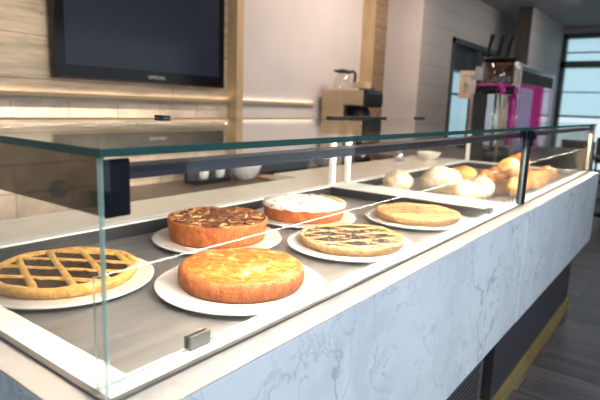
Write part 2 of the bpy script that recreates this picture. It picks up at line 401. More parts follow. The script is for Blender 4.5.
# ------------------------------------------------------------------ the glass case on top
H = .285; ZG = .0045
gc = thing('glass_case', 'clear glass case with black corner brackets standing on the marble counter', 'glass case', (0, 0, 0))
TT = .0095
pane('top_pane', (-.006, L + .004, -.006, .775, H, H + TT), 'z', M['glass_top'], M['edge_dark'], gc)
LM = 1.742
p1 = pane('front_pane', (-.004, LM - .004, -.004, .003, .002, H - .0005), 'y', M['glass_clear'], M['edge_light'], gc)
p2 = pane('front_pane', (LM + .012, L - .012, -.004, .003, .002, H - .0005), 'y', M['glass_clear'], M['edge_light'], gc)
sp = pane('side_pane', (-.004, .003, .0035, .775, .002, H - .0005), 'x', M['glass_clear'], M['edge_light'], gc)
tsn = pane('tinted_band', (.0035, .0045, .004, .772, .219, H - .001), 'x', M['glass_tint'], M['glass_tint'], sp)
part_label(tsn, 'smoky band along the top of the near side glass')
pane('end_pane', (L - .018, L - .011, .0035, .775, .002, H - .0005), 'x', M['glass_clear'], M['edge_light'], gc)
def knob(bm, x, y, z, r, dy):
    m0 = Matrix.Translation((x, y, z)) @ Matrix.Rotation(PI / 2, 4, 'X')
    tmp = []
    prof = [(0, -dy), (r * .8, -dy), (r, -dy * .6), (r, dy * .6), (r * .8, dy), (0, dy)]
    n0 = len(bm.verts); lathe(bm, prof, 24); bm.verts.ensure_lookup_table()
    for v in bm.verts[n0:]: v.co = m0 @ v.co
bm = bmesh.new(); box(bm, -.0052, L - .012, -.0056, .0035, .0016, .0052); box(bm, -.0056, .0035, .0036, .775, .0016, .0052); obj('glass_seal', bm, M['seal'], gc)
# black corner bracket with clamp knob
bm = bmesh.new(); box(bm, .0046, .037, .0035, .0075, .217, .282); br = obj('corner_bracket', bm, M['black_metal'], gc, .002)
bm = bmesh.new(); knob(bm, .027, .012, .262, .0095, .006); obj('clamp_knob', bm, M['black'], br)
# hinge knob on the side glass
bm = bmesh.new(); lathe(bm, [(0, -.004), (.008, -.004), (.0105, 0), (.0105, .008), (.008, .012), (0, .012)], 24)
for v in bm.verts: v.co = Vector((v.co.z + .009, v.co.x + .115, v.co.y + .236))
obj('side_knob', bm, M['black'], sp)
# light rails and LED strips
def light_rail(x0, x1, led='led'):
    bm = bmesh.new(); box(bm, x0, x1, .022, .060, .2605, .2695); box(bm, x0, x1, .022, .0235, .2545, .2605); r = obj('light_rail', bm, M['rail'], gc, .0005)
    bm = bmesh.new(); _, fs = box(bm, x0 + .004, x1 - .004, .0245, .0420, .2545, .2600); bm.normal_update()
    for f in fs: f.material_index = 1 if f.normal.y > .9 else 0
    obj('led_strip', bm, [M[led], M['led_back']], r)
light_rail(.0376, LM - .004); light_rail(LM + .012, L - .036, 'led_far')
# middle post with bracket
bm = bmesh.new(); box(bm, LM - .0035, LM + .0115, -.014, .014, .0061, H - .001); mp = obj('post', bm, M['black_metal'], gc, .001)
bm = bmesh.new(); box(bm, LM - .026, LM + .034, -.015, -.0045, .222, .281); box(bm, LM - .026, LM + .034, .0035, .020, .222, .281); knob(bm, LM + .020, -.020, .262, .011, .0045); part_label(obj('post_bracket', bm, M['black_metal'], mp, .002), 'black clamp at the head of the post')
# far end post
bm = bmesh.new(); box(bm, L - .040, L - .019, .0036, .022, .0045, .232); ep = part_label(obj('post', bm, M['cream'], gc, .001), 'cream end post')
bm = bmesh.new(); box(bm, L - .044, L - .0185, .0036, .026, .2325, .283); obj('post_bracket', bm, M['black_metal'], ep, .002)
# rear posts and rear rail
for x in (1.590, 1.716, 3.31):
    bm = bmesh.new(); box(bm, x, x + .026, .752, .772, .0045, .270); obj('rear_post', bm, M['white_frame'], gc, .002)
bm = bmesh.new(); box(bm, .01, L - .02, .752, .772, .2705, .2845); obj('rear_rail', bm, M['steel'], gc, .002)
# small black stops along the back edge of the top pane
for x, w_ in ((.66, .03), (1.55, .48), (2.42, .07)):
    bm = bmesh.new(); box(bm, x, x + w_, .735, .772, H + TT + .0005, H + TT + .008); obj('sliding_stop', bm, M['black'], gc, .001)
# low guard panes standing in clips on the front frame
pane('guard_pane', (.004, LM - .020, .029, .034, .006, .1445), 'y', M['glass_clear'], M['edge_light'], gc)
pane('guard_pane', (LM + .014, L - .045, .029, .034, .006, .1445), 'y', M['glass_clear'], M['edge_light'], gc)
for x in (.142, 1.46):
    bm = bmesh.new(); box(bm, x, x + .037, .0345, .0385, .0045, .024); box(bm, x, x + .037, .0245, .0285, .0045, .024); box(bm, x, x + .037, .0245, .0385, .0041, .0058)
    obj('pane_clip', bm, M['clip'], gc)

# ------------------------------------------------------------------ plates and cakes
ZT = -.0355
def plate(name, label, x, y, r=.178):
    bm = bmesh.new()
    lathe(bm, [(0, 0), (r * .62, 0), (r * .64, .004), (r * .95, .0075), (r * .995, .011), (r, .0135), (r * .99, .0155), (r * .96, .0150), (r * .90, .0125), (r * .5, .0115), (0, .0115)], 96)
    o = obj(name, bm, M['plate'], None); o.location = (x, y, ZT)
    return tag(o, label, 'plate', 'cake plates in the glass case')
PT = ZT + .0125
def wob(a, amp, n, ph): return 1 + amp * (sin(n * a + ph) * .6 + sin((n * 2 + 3) * a + ph * 2) * .4)
def crust_shell(R, h, rim=.016, floor=.5, amp=.008, n=31):
    """Tart shell: slightly flared wall, rolled rim, sunken floor."""
    bm = bmesh.new()
    def rf(r, z, a):
        k = wob(a, amp, n, 1.1) if r > R * .5 else 1
        return r * k, z * (1 + .06 * sin(7 * a + r * 60)) if z > h * .6 else z
    lathe(bm, [(0, 0), (R * .93, 0), (R * .97, h * .25), (R * .995, h * .65), (R, h * .85), (R - rim * .25, h), (R - rim * .6, h * .98), (R - rim, h * .82), (R - rim * 1.15, h * floor), (0, h * floor)], 128, rfun=rf)
    return bm
def bumpy_disc(R, z, amp, sc, seed, dome=0, rings=26, seg=96, amp2=0):
    bm = bmesh.new()
    prof = [(0, z)] + [(R * (i / rings), z) for i in range(1, rings + 1)]
    lathe(bm, prof, seg)
    for v in bm.verts:
        d = math.hypot(v.co.x, v.co.y) / R
        q = v.co * sc + Vector((seed, seed * 1.7, 0))
        e = noise.noise(q); 
        v.co.z += (e * amp + amp2 * noise.noise(q * 2.7)) * (1 - d ** 6) + dome * (1 - d * d)
    return bm
def strip_mesh(p0, p1, w, z, hh, seed, sag=0, nseg=28):
    """A pastry strip with rounded section laid between two points."""
    bm = bmesh.new(); a = Vector((*p0, 0)); b = Vector((*p1, 0)); d = (b - a).normalized(); nn = Vector((-d.y, d.x, 0)); rows = []
    for i in range(nseg + 1):
        t = i / nseg; c = a.lerp(b, t)
        ww = w * (1 + .16 * noise.noise(Vector((t * 9 + seed, seed, 0)))); c = c + nn * (.12 * w * noise.noise(Vector((t * 5, seed * 3.1, 1))))
        zz = z - sag * (2 * t - 1) ** 2 + .0012 * noise.noise(Vector((t * 8, seed, 4)))
        row = []
        for k in range(7):
            s = k / 6; ang = PI * s
            row.append(bm.verts.new(c + nn * (-cos(ang) * ww / 2) + Vector((0, 0, zz + hh * sin(ang) ** .7))))
        rows.append(row)
    for A, B in zip(rows, rows[1:]):
        for k in range(6):
            f = bm.faces.new((A[k], A[k + 1], B[k + 1], B[k])); f.smooth = True
        f = bm.faces.new((A[6], A[0], B[0], B[6]))
    bm.faces.new(rows[0]); bm.faces.new(list(reversed(rows[-1])))
    return bm
def lattice(root, R, ang, spacing, w, z, hh, mat, seed, shift=0, sag=0):
    d = Vector((cos(ang), sin(ang))); n = Vector((-d.y, d.x)); k = -12
    while k <= 12:
        o = k * spacing + shift; k += 1
        if abs(o) > R * .93: continue
        hl = math.sqrt(R * R - o * o); p0 = n * o - d * hl; p1 = n * o + d * hl
        obj('lattice_strip', strip_mesh(p0, p1, w, z, hh, seed + o * 50, sag), mat, root)
# 1 jam crostata at the near end
P1 = (.233, .516); R1 = .145
plate('plate', 'white plate under the wide-latticed jam tart', *P1)
t = thing('jam_tart', 'dark jam tart with wide golden lattice, nearest the glass corner', 'tart', (*P1, PT))
obj('crust', crust_shell(R1, .024, .02, .55), M['crust'], t)
obj('jam_filling', bumpy_disc(R1 - .019, .0180, .0022, 90, 3, .0015), M['jam'], t)
a1 = math.radians(72); a2 = math.radians(-55)
lattice(t, R1 - .013, a1, .065, .0165, .0165, .0062, M['crust'], 2, .010)
lattice(t, R1 - .013, a2, .060, .0165, .0158, .0062, M['crust'], 5, -.010)
# 2 golden cake in front
P2 = (.456, .2235); R2 = .131
plate('plate', 'white plate under the tall glazed golden cake by the front glass', *P2)
t = thing('glazed_cake', 'tall round golden cake with glossy custard-marbled top, in front', 'cake', (*P2, PT))
bm = bmesh.new()
h2 = .040
lathe(bm, [(0, 0), (R2 * .95, 0), (R2 * .985, h2 * .2), (R2, h2 * .55), (R2 * .995, h2 * .8), (R2 * .965, h2 * .96), (R2 * .92, h2), (R2 * .86, h2 * .97)], 128, rfun=lambda r, z, a: (r * wob(a, .006, 17, .4), z * (1 + .03 * sin(5 * a))))
obj('sponge', bm, M['cake_side'], t)
obj('glazed_top', bumpy_disc(R2 * .925, h2 * .985, .004, 34, 9, .004, amp2=.0026), M['glaze'], t)
# 3 tall caramel apple cake behind
P3 = (.684, .53); R3 = .137
plate('plate', 'white plate under the tall brown apple cake', *P3)
t = thing('apple_cake', 'tall round cake with dark brown apple-rosette top, behind the golden cake', 'cake', (*P3, PT))
bm = bmesh.new(); h3 = .058
lathe(bm, [(0, 0), (R3 * .935, 0), (R3 * .955, h3 * .15), (R3 * .985, h3 * .6), (R3, h3 * .9), (R3 * .99, h3), (R3 * .955, h3 * 1.0), (R3 * .93, h3 * .93)], 128, rfun=lambda r, z, a: (r * wob(a, .005, 23, .9), z * (1 + .025 * sin(6 * a + 1))))
obj('sponge', bm, M['cake_side'], t)
obj('caramel_top', bumpy_disc(R3 * .945, h3 * .945, .006, 30, 5, .003, amp2=.004), M['caramel'], t)
def rosette(x, y, z, rz, s):
    bm = bmesh.new()
    for j in range(3):
        rr = s * (.45 + .3 * j); pts = [(x + rr * cos(rz + j * 2 + i * .25), y + rr * sin(rz + j * 2 + i * .25), z + .004 - j * .0012) for i in range(12)]
        tube(bm, pts, lambda q: .0034 * sin(PI * min(max(q, .03), .97)) ** .5, 7)
    return bm
for i in range(17):
    rr = (.115, .07, .02)[0 if i < 10 else 1 if i < 16 else 2]; a = i * 2 * PI / (10 if i < 10 else 6) + .3
    obj('apple_rosette', rosette(rr * cos(a), rr * sin(a), h3 * .955, a * 3, .020), M['apple'], t)
# 4 sugared cake at the back
P4 = (1.085, .53); R4 = .139
plate('plate', 'white plate under the sugar-dusted cake', *P4)
t = thing('sugared_cake', 'round cake dusted white with icing sugar, at the back of the case', 'cake', (*P4, PT))
bm = bmesh.new(); h4 = .051
lathe(bm, [(0, 0), (R4 * .94, 0), (R4 * .965, h4 * .15), (R4 * .99, h4 * .6), (R4, h4 * .86), (R4 * .985, h4 * .97), (R4 * .94, h4)], 128, rfun=lambda r, z, a: (r * wob(a, .005, 19, .2), z))
obj('sponge', bm, M['cake_side'], t)
def sugar_bm():
    bm = bmesh.new()
    lathe(bm, [(R4 * 1.003, h4 * .80), (R4 * 1.006, h4 * .88), (R4 * .99, h4 * .99), (R4 * .94, h4 * 1.03), (R4 * .7, h4 * 1.07), (R4 * .4, h4 * 1.09), (0, h4 * 1.1)], 96, rfun=lambda r, z, a: (r * wob(a, .006, 19, .2), z + .003 * noise.noise(Vector((r * cos(a) * 40, r * sin(a) * 40, 2))) - (.004 * max(0, noise.noise(Vector((3 * cos(a) * 2, 3 * sin(a) * 2, 7)))) if r > R4 * .98 else 0)))
    return bm
obj('icing_sugar', sugar_bm(), M['sugar'], t)
for i in range(16):
    a = random.uniform(0, 2 * PI); r = R4 * .85 * math.sqrt(random.random()); x, y = r * cos(a), r * sin(a); aa = random.uniform(0, PI)
    zz = h4 * 1.085; bm = bmesh.new()
    tube(bm, [(x - .007 * cos(aa), y - .007 * sin(aa), zz), (x, y, zz + .0015), (x + .007 * cos(aa), y + .007 * sin(aa), zz)], lambda s: .0026 * (sin(PI * min(max(s, .05), .95))), 6)
    obj('almond_flake', bm, M['almond'], t)
bm = bmesh.new()       # bare custard edge on the right-hand side
seg = 20; top = []; bot = []
prof = [(1.010, .78), (1.012, .92), (.99, 1.015), (.93, 1.055), (.72, 1.085)]
rows = []
for i in range(seg + 1):
    a = -1.25 + 1.45 * i / seg; e = min(i, seg - i) / seg * 2
    rows.append([bm.verts.new((R4 * (1.010 + (r - 1.010) * min(1, e * 1.6 + .1)) * cos(a), R4 * (1.010 + (r - 1.010) * min(1, e * 1.6 + .1)) * sin(a), h4 * z + .001)) for r, z in prof])
for A, B in zip(rows, rows[1:]):
    for k in range(len(prof) - 1):
        f = bm.faces.new((A[k], B[k], B[k + 1], A[k + 1])); f.smooth = True
cu = obj('custard_patch', bm, M['custard'], t)
cu.modifiers.new('thick', 'SOLIDIFY').thickness = .002
# 5 poppy seed lattice tart
P5 = (.892, .2235); R5 = .144
plate('plate', 'white plate under the flat seed-filled lattice tart', *P5)
t = thing('seed_tart', 'flat lattice tart with dark speckled filling, beside the golden cake', 'tart', (*P5, PT))
obj('crust', crust_shell(R5, .024, .013, .6), M['crust_pale'], t)
obj('seed_filling', bumpy_disc(R5 - .014, .0195, .002, 80, 6, .0015), M['seed'], t)
lattice(t, R5 - .012, math.radians(-30), .058, .0095, .0190, .0032, M['crust_pale'], 3, .006)
lattice(t, R5 - .012, math.radians(-76), .058, .0095, .0185, .0032, M['crust_pale'], 8, .016)
# 6 pale tart next to the divider
P6 = (1.344, .234); R6 = .143
plate('plate', 'white plate under the pale nut tart beside the divider', *P6)
t = thing('nut_tart', 'flat pale beige lattice tart nearest the white divider', 'tart', (*P6, PT))
obj('crust', crust_shell(R6, .026, .016, .7), M['crust_pale'], t)
obj('nut_filling', bumpy_disc(R6 - .015, .0235, .002, 60, 12, .002, amp2=.0012), M['nut'], t)
lattice(t, R6 - .012, math.radians(-30), .040, .0095, .0235, .003, M['crust_pale'], 13, .004)
lattice(t, R6 - .012, math.radians(-76), .042, .0095, .0230, .003, M['crust_pale'], 18, .010)

# ------------------------------------------------------------------ bread and croissants
def loaf_bm(r, h, seed, squash=1.0, score=True):
    bm = bmesh.new(); bmesh.ops.create_icosphere(bm, subdivisions=4, radius=1)
    for v in bm.verts:
        c = v.co.copy(); n1 = noise.noise(c * 1.6 + Vector((seed, 0, 0))); n2 = noise.noise(c * 5 + Vector((0, seed, 0)))
        k = 1 + .10 * n1 + .03 * n2
        x, y, z = c.x * r * k, c.y * r * k * squash, c.z
        if score and c.z > .2:
            s = abs(sin(c.x * 4.2 + seed)); z -= .16 * max(0, 1 - s * 5) ; 
            s2 = abs(sin(c.y * 3.1 + seed * 2)); z -= .12 * max(0, 1 - s2 * 6)
        zz = (z * .62 + .38) * h * k if z > -.6 else 0
        v.co = Vector((x, y, max(0, zz)))
    for f in bm.faces: f.smooth = True
    return bm
loaves = [((1.98, .625), .078, .085, .3, 'small floury bread roll at the back corner of the bread tray'),
          ((2.06, .44), .10, .115, 1.2, 'large round floury loaf beside the small roll'),
          ((1.885, .265), .092, .085, 2.0, 'pale flat floury loaf by the white divider, in front of the large loaf'),
          ((2.06, .25), .062, .090, 3.1, 'pale floury loaf between the front loaf and the croissants')]
for (x, y), r, h, rz, lab in loaves:
    o = obj('bread_loaf', loaf_bm(r, h, rz * 3, .9), M['bread']); o.location = (x, y, ZT); o.rotation_euler = (0, 0, rz)
    tag(o, lab, 'bread', 'bread in the far tray')
for x, y, rz, lab in ((2.42, .55, .4, 'orange glazed bun behind the pale loaves'), (2.58, .52, 1.7, 'orange glazed bun second behind the loaves, farther along the tray')):
    o = obj('glazed_bun', loaf_bm(.075, .075, rz * 5, .95, False), M['bread_orange']); o.location = (x, y, ZT); o.rotation_euler = (0, 0, rz)
    tag(o, lab, 'bun', 'glazed buns in the far tray')
def croissant_bm():
    bm = bmesh.new(); n = 60; seg = 16; rings = []
    for i in range(n + 1):
        t = -1 + 2 * i / n; a = t * 1.15; Rb = .062
        c = Vector((Rb * sin(a), Rb * (cos(a) - 1) , 0)); d = Vector((cos(a), -sin(a), 0)); nn = Vector((-d.y, d.x, 0))
        env = max(.10, (1 - abs(t) ** 1.7) ** .75)
        lay = abs(t) * 4.2; fr = lay - math.floor(lay); step = 1.12 - .42 * fr
        r = .034 * env * step
        row = []
        for k in range(seg):
            b = 2 * PI * k / seg
            row.append(bm.verts.new(c + nn * (cos(b) * r) + Vector((0, 0, .030 * env + sin(b) * r * .92))))
        rings.append(row)
    for A, B in zip(rings, rings[1:]):
        for k in range(seg):
            f = bm.faces.new((A[k], A[(k + 1) % seg], B[(k + 1) % seg], B[k])); f.smooth = True
    bm.faces.new(rings[0]); bm.faces.new(list(reversed(rings[-1])))
    zmin = min(v.co.z for v in bm.verts)
    for v in bm.verts: v.co.z -= zmin
    return bm
c0 = None
spots = [((2.18, .135), .25, 0, 'first croissant behind the black post, in the front row'), ((2.365, .135), -.35, 0, 'second croissant along the front row'), ((2.55, .135), .4, 0, 'third croissant along the front row'),
         ((2.745, .135), -.2, 0, 'fourth croissant along the front row'), ((2.93, .15), .9, 0, 'last croissant of the front row, nearest the far end glass'),
         ((2.36, .33), 2.9, 0, 'croissant in the back row behind the first two'), ((2.58, .34), 3.4, 0, 'croissant in the middle of the back row'), ((2.80, .33), 2.7, 0, 'croissant in the back row toward the far end'),
         ((2.24, .19), 1.1, 1, 'croissant lying on top of the pile beside the black post'), ((2.46, .22), -.5, 1, 'croissant on top of the pile in the middle'), ((2.66, .235), 3.0, 1, 'croissant on top of the far end of the pile')]
for (x, y), rz, lv, lab in spots:
    z = ZT + lv * .082
    if c0 is None:
        c0 = obj('croissant', croissant_bm(), M['croissant']); o = c0
    else:
        o = c0.copy(); C.objects.link(o)
    o.location = (x, y, z); o.rotation_euler = (.22 if lv else 0, -.12 if lv else 0, rz); o.scale = (1.3, 1.3, 1.3)
    tag(o, lab, 'croissant', 'croissants piled in the far tray')

# ------------------------------------------------------------------ television
tv = thing('television', 'wide black flat-screen television on the beige stone wall', 'television', (1.695, WY, .437))
tw, th = 1.19, .74
bm = bmesh.new(); box(bm, -tw / 2, tw / 2, -.070, -.02, 0, th); obj('bezel', bm, M['gloss_black'], tv, .006)
bm = bmesh.new(); box(bm, -tw / 2 + .055, tw / 2 - .055, -.0715, -.0695, .075, th - .05); obj('screen', bm, M['screen'], tv)
bm = bmesh.new(); box(bm, -tw / 2 + .01, tw / 2 - .01, -.0712, -.0702, .001, .010); obj('bottom_trim', bm, M['red_trim'], tv)
bm = bmesh.new(); box(bm, -.2, .2, -.02, 0, .18, .55); obj('wall_mount', bm, M['black'], tv)
cu = bpy.data.curves.new('logo', 'FONT'); cu.body = 'SAMSUNG'; cu.size = .027; cu.align_x = 'CENTER'; cu.extrude = .0005
lo = bpy.data.objects.new('logo_tmp', cu); C.objects.link(lo)
dg = bpy.context.evaluated_depsgraph_get(); me = bpy.data.meshes.new_from_object(lo.evaluated_get(dg)); me.name = 'logo'
bpy.data.objects.remove(lo); me.materials.append(M['grey_print'])
lg = bpy.data.objects.new('logo', me); C.objects.link(lg); lg.parent = tv; lg.location = (.03, -.0708, .030); lg.rotation_euler = (PI / 2, 0, 0)

# ------------------------------------------------------------------ back worktop and what stands on it
WT = -.176
wk = thing('back_worktop', 'low brown stone worktop on a cabinet along the back wall', 'worktop', (1.30, 1.745, FZ))
bx('stone_top', (0, 3.37, 0, WY - 1.745 - .002, WT - .035 - FZ, WT - FZ), M['stone_dark'], wk, .003)
bx('cabinet_body', (.03, 3.36, .04, WY - 1.745 - .004, .0, WT - .036 - FZ), M['cab'], wk)
for i in range(5):
    d = bx('cabinet_door', (.04 + i * .67, .70 + i * .67, .02, .039, .10, WT - .05 - FZ), M['cab'], wk, .003)
    bx('handle', (.30 + i * .67, .44 + i * .67, .002, .0195, .55, .565), M['steel'], d)
# dark cruet rack with two white pots
rk = thing('black_rack', 'small black open rack on the back worktop beside the white bowl', 'rack', (2.04, 2.02, WT))
bm = bmesh.new()
for x in (-.15, -.015, .12): box(bm, x, x + .03, .045, .06, 0, .12)
box(bm, -.15, .15, -.06, .06, 0, .03); box(bm, -.15, .15, .045, .06, .09, .125); box(bm, -.15, -.13, -.06, .06, .03, .12); box(bm, .13, .15, -.06, .06, .03, .12); box(bm, -.015, .015, -.06, .06, .03, .12)
obj('rack_body', bm, M['black'], rk, .004)
def bowl_bm(r, h):
    bm = bmesh.new(); lathe(bm, [(0, 0), (r * .45, 0), (r * .5, .006), (r * .8, h * .4), (r * .97, h * .85), (r, h), (r * .97, h), (r * .93, h * .85), (r * .74, h * .4), (r * .4, .02), (0, .016)], 48); return bm
o = obj('bowl', bowl_bm(.115, .11), M['ceramic']); o.location = (2.33, 1.96, WT); tag(o, 'white bowl on the back worktop beside the black rack', 'bowl')
for x, lab in ((1.968, 'white cup in the left gap of the black rack'), (2.112, 'white cup in the right gap of the black rack')):
    bm = bmesh.new(); lathe(bm, [(0, 0), (.030, 0), (.040, .03), (.043, .085), (.040, .085), (.036, .03), (0, .008)], 32)
    o = obj('cup', bm, M['ceramic']); o.location = (x, 1.995, WT + .0305); tag(o, lab, 'cup', 'white cups in the rack')
bm = bmesh.new(); box(bm, -.14, .14, -.07, .07, 0, .018); box(bm, .14, .21, -.018, .018, 0, .018)
o = obj('chopping_board', bm, M['oak_light'], None, .006); o.location = (2.56, 1.85, WT); o.rotation_euler = (0, 0, -.2); tag(o, 'small light wooden board lying right of the white bowl', 'board')
# dark appliances and tins further along
o = bx('toaster_oven', (-.16, .16, -.14, .14, 0, .14), M['black'], None, .012); o.name = 'toaster_oven'; o.location = (2.83, 2.05, WT); tag(o, 'low dark countertop appliance behind the wooden board', 'appliance')
for i, (x, y, r, h) in enumerate(((3.06, 2.06, .05, .15), (3.16, 2.00, .048, .13), (3.27, 2.08, .05, .16), (3.36, 1.99, .045, .12))):
    bm = bmesh.new(); lathe(bm, [(0, 0), (r, 0), (r, h * .8), (r * .94, h * .86), (r * .94, h), (r * .3, h), (r * .28, h * 1.06), (0, h * 1.06)], 32)
    o = obj('steel_canister', bm, M['steel']); o.location = (x, y, WT)
    tag(o, 'shiny steel canister on the worktop, %s from the dark appliance' % ('first', 'second', 'third', 'fourth')[i], 'canister', 'steel canisters on the worktop')

# coffee machine with pot on top
cm = thing('coffee_machine', 'tan and black filter coffee machine on the worktop below the wooden pilaster', 'coffee machine', (3.50, 1.70, WT))
bm = bmesh.new(); box(bm, 0, .26, .23, .45, 0, .66); box(bm, 0, .26, .23, .45, 0, .02); obj('rear_tower', bm, M['tan'], cm, .006)
bm = bmesh.new(); box(bm, 0, .26, .035, .23, .535, .66); obj('brew_head', bm, M['tan'], cm, .006)
bm = bmesh.new(); box(bm, -.002, .262, .0, .034, .52, .665); box(bm, .0, .26, -.012, 0, .54, .64); obj('control_panel', bm, M['black'], cm, .006)
bm = bmesh.new(); box(bm, .01, .25, .0, .228, 0, .05); box(bm, .02, .24, .205, .2285, .05, .53); obj('drip_base', bm, M['black'], cm, .004)
bm = bmesh.new(); lathe(bm, [(.085, .44), (.07, .50), (.05, .53)], 32, .13, .12); obj('filter_cone', bm, M['black'], cm)
bm = bmesh.new(); box(bm, .13, .22, .06, .16, .6655, .69); obj('warmer_plate', bm, M['black'], cm, .004)
o = bx('filter_paper_box', (-.05, .05, -.06, .06, 0, .05), M['oak_light'], None, .003); o.location = (3.56, 1.79, WT + .6755); tag(o, 'small beige box on top of the coffee machine', 'box')
def pot(name, loc, lab, dark=False):
    p = thing(name, lab, 'coffee pot', loc, 0, 'glass coffee pots')
    bm = bmesh.new(); lathe(bm, [(0, 0), (.075, 0), (.088, .02), (.086, .06), (.06, .115), (.045, .135), (.048, .15)], 40); obj('glass_body', bm, M['clear_pot'], p)
    if dark:
        bm = bmesh.new(); lathe(bm, [(0, .004), (.072, .004), (.084, .02), (.083, .055), (0, .055)], 40); obj('coffee', bm, M['coffee'], p)
    bm = bmesh.new(); lathe(bm, [(0, .146), (.052, .146), (.055, .158), (.05, .172), (.02, .18), (0, .18)], 32); box(bm, -.08, -.04, -.02, .02, .152, .172); obj('lid', bm, M['black'], p)
    bm = bmesh.new(); tube(bm, [(.045, 0, .150), (.085, 0, .165), (.105, 0, .150), (.108, 0, .11), (.100, 0, .07)], .013, 10); h = obj('handle', bm, M['black'], p)
    p.rotation_euler = (0, 0, -.95)
    return p
pot('coffee_pot', (3.62, 2.02, WT + .6605), 'empty glass coffee pot with black lid on top of the coffee machine')
pot('coffee_pot', (3.63, 1.80, WT + .0505), 'dark-filled coffee pot inside the coffee machine', True)
# low bowl on the deeper marble ledge
o = obj('bowl', bowl_bm(.085, .05), M['ceramic']); o.location = (3.16, .98, .002); tag(o, 'wide white bowl on the marble ledge behind the bread', 'bowl')
bm = bmesh.new(); lathe(bm, [(0, 0), (.030, 0), (.034, .03), (.024, .06), (.013, .075), (.013, .09), (0, .092)], 32)
o = obj('steel_jug', bm, M['steel']); o.location = (2.86, 1.06, .002); tag(o, 'small shiny steel shaker on the marble ledge', 'shaker')

# ------------------------------------------------------------------ side counter with drinks machine and chilled cabinet
sc_ = thing('side_counter', 'dark side counter carrying the pink-lit drinks machine', 'counter', (3.42, .48, FZ))
bx('counter_top', (0, 2.7, 0, 1.1, .865, .90), M['stone_dark'], sc_, .004)
bx('counter_body', (.03, 2.67, .03, 1.07, 0, .864), M['dark_wood'], sc_)
ST = FZ + .90 + .001
dm = thing('drinks_machine', 'drinks machine with clear brown hopper above a magenta band', 'drinks machine', (3.70, .72, ST))
def dz(v): return v - ST
bm = bmesh.new(); lathe(bm, [(.105, dz(.545)), (.110, dz(.56)), (.110, dz(.715)), (.107, dz(.715)), (.107, dz(.56)), (.100, dz(.548))], 48); obj('hopper', bm, M['smoke_pot'], dm)
bm = bmesh.new(); lathe(bm, [(0, dz(.735)), (.085, dz(.735)), (.114, dz(.728)), (.115, dz(.712)), (.108, dz(.712)), (0, dz(.714))], 48); obj('hopper_lid', bm, M['handle'], dm)
bm = bmesh.new(); lathe(bm, [(0, dz(.475)), (.112, dz(.475)), (.120, dz(.485)), (.120, dz(.525)), (0, dz(.525))], 48); box(bm, -.22, -.06, -.06, .06, dz(.485), dz(.525)); obj('valve_band', bm, M['gloss_black'], dm)
bm = bmesh.new(); lathe(bm, [(0, dz(.5255)), (.124, dz(.5255)), (.124, dz(.540)), (.112, dz(.5448)), (0, dz(.5448))], 48); obj('magenta_ring', bm, M['magenta'], dm)
for q, an in enumerate((-2.6, -1.1)):
    bm = bmesh.new(); bmesh.ops.create_icosphere(bm, subdivisions=3, radius=.034)
    for v in bm.verts: v.co = Vector((v.co.x * .5 + .125 * cos(an), v.co.y + .125 * sin(an), v.co.z + dz(.498)))
    obj('magenta_knob', bm, M['magenta'], dm, smooth=True)
bm = bmesh.new(); lathe(bm, [(.114, dz(.474)), (.10, dz(.44)), (.055, dz(.36)), (.042, dz(.30)), (.055, dz(.22)), (.095, dz(.10)), (.098, dz(.09))], 48); obj('funnel', bm, M['clear_pot'], dm)
bm = bmesh.new(); tube(bm, [(0, 0, dz(.47)), (0, 0, dz(.08))], .012, 10); obj('spindle', bm, M['steel'], dm)
bm = bmesh.new(); lathe(bm, [(0, 0), (.13, 0), (.13, dz(.06)), (.11, dz(.09)), (0, dz(.09))], 48); obj('machine_base', bm, M['black'], dm)
bm = bmesh.new(); tube(bm, [(.085, -.09, dz(.47)), (.10, -.10, dz(.40)), (.10, -.10, dz(.25)), (.09, -.10, dz(.10))], .032, 14); obj('magenta_spout', bm, M['magenta'], dm)
bm = bmesh.new(); box(bm, -.20, -.13, .02, .10, 0, dz(.4745)); obj('support_column', bm, M['black'], dm, .004)
bm = bmesh.new(); tube(bm, [(-.14, -.07, dz(.475)), (-.16, -.09, dz(.30)), (-.15, -.08, 0)], .010, 8); obj('drain_pipe', bm, M['brass'], dm)
cc = thing('chilled_cabinet', 'steel-framed chilled cabinet with pink-lit glass beside the drinks machine', 'cabinet', (4.24, .70, ST))
cl, cd = 1.25, .38; zt = dz(.708); zh = dz(.59)
bm = bmesh.new()
for x in (0, cl - .04):
    for yy in (0, cd - .04): box(bm, x, x + .04, yy, yy + .04, 0, zt)
box(bm, .04, cl - .04, .01, .03, zt - .02, zt); box(bm, .04, cl - .04, .01, .03, 0, .03)
obj('steel_frame', bm, M['steel'], cc, .003)
bx('top_panel', (.002, cl - .002, .002, cd - .002, zt, zt + .012), M['steel'], cc)
bx('dark_header', (.042, cl - .042, .006, .02, zh, zt - .021), M['dark_wood'], cc)
bx('lilac_panel', (.10, .70, .06, .07, .03, zh), M['lilac_lit'], cc)
bx('magenta_panel', (.72, cl - .05, .06, .07, .03, zh), M['magenta_lit'], cc)
bx('magenta_strip', (.042, cl - .042, .03, .055, zh - .03, zh - .005), M['magenta_lit'], cc)
bx('back_panel', (.04, cl - .04, cd - .03, cd - .02, .0, zt - .001), M['black'], cc)
bx('side_panel', (.006, .02, .04, cd - .04, .0, zt - .001), M['steel'], cc)
pane('glass_front', (.042, cl - .042, .010, .015, .031, zh - .001), 'y', M['glass_clear'], M['edge_dark'], cc)
bx('badge', (.30, .40, .0075, .0095, .19, .215), M['black'], cc)
o = bm = bmesh.new(); box(bm, -.32, .32, -.12, .12, 0, .03); box(bm, -.2, .3, -.10, .1, .03, .05)
o = obj('folded_cloth', bm, M['white_cloth'], None, .012); o.location = (4.62, .89, ST + zt + .0125); o.rotation_euler = (0, 0, .08); tag(o, 'white folded cloth on top of the steel chilled cabinet', 'cloth')
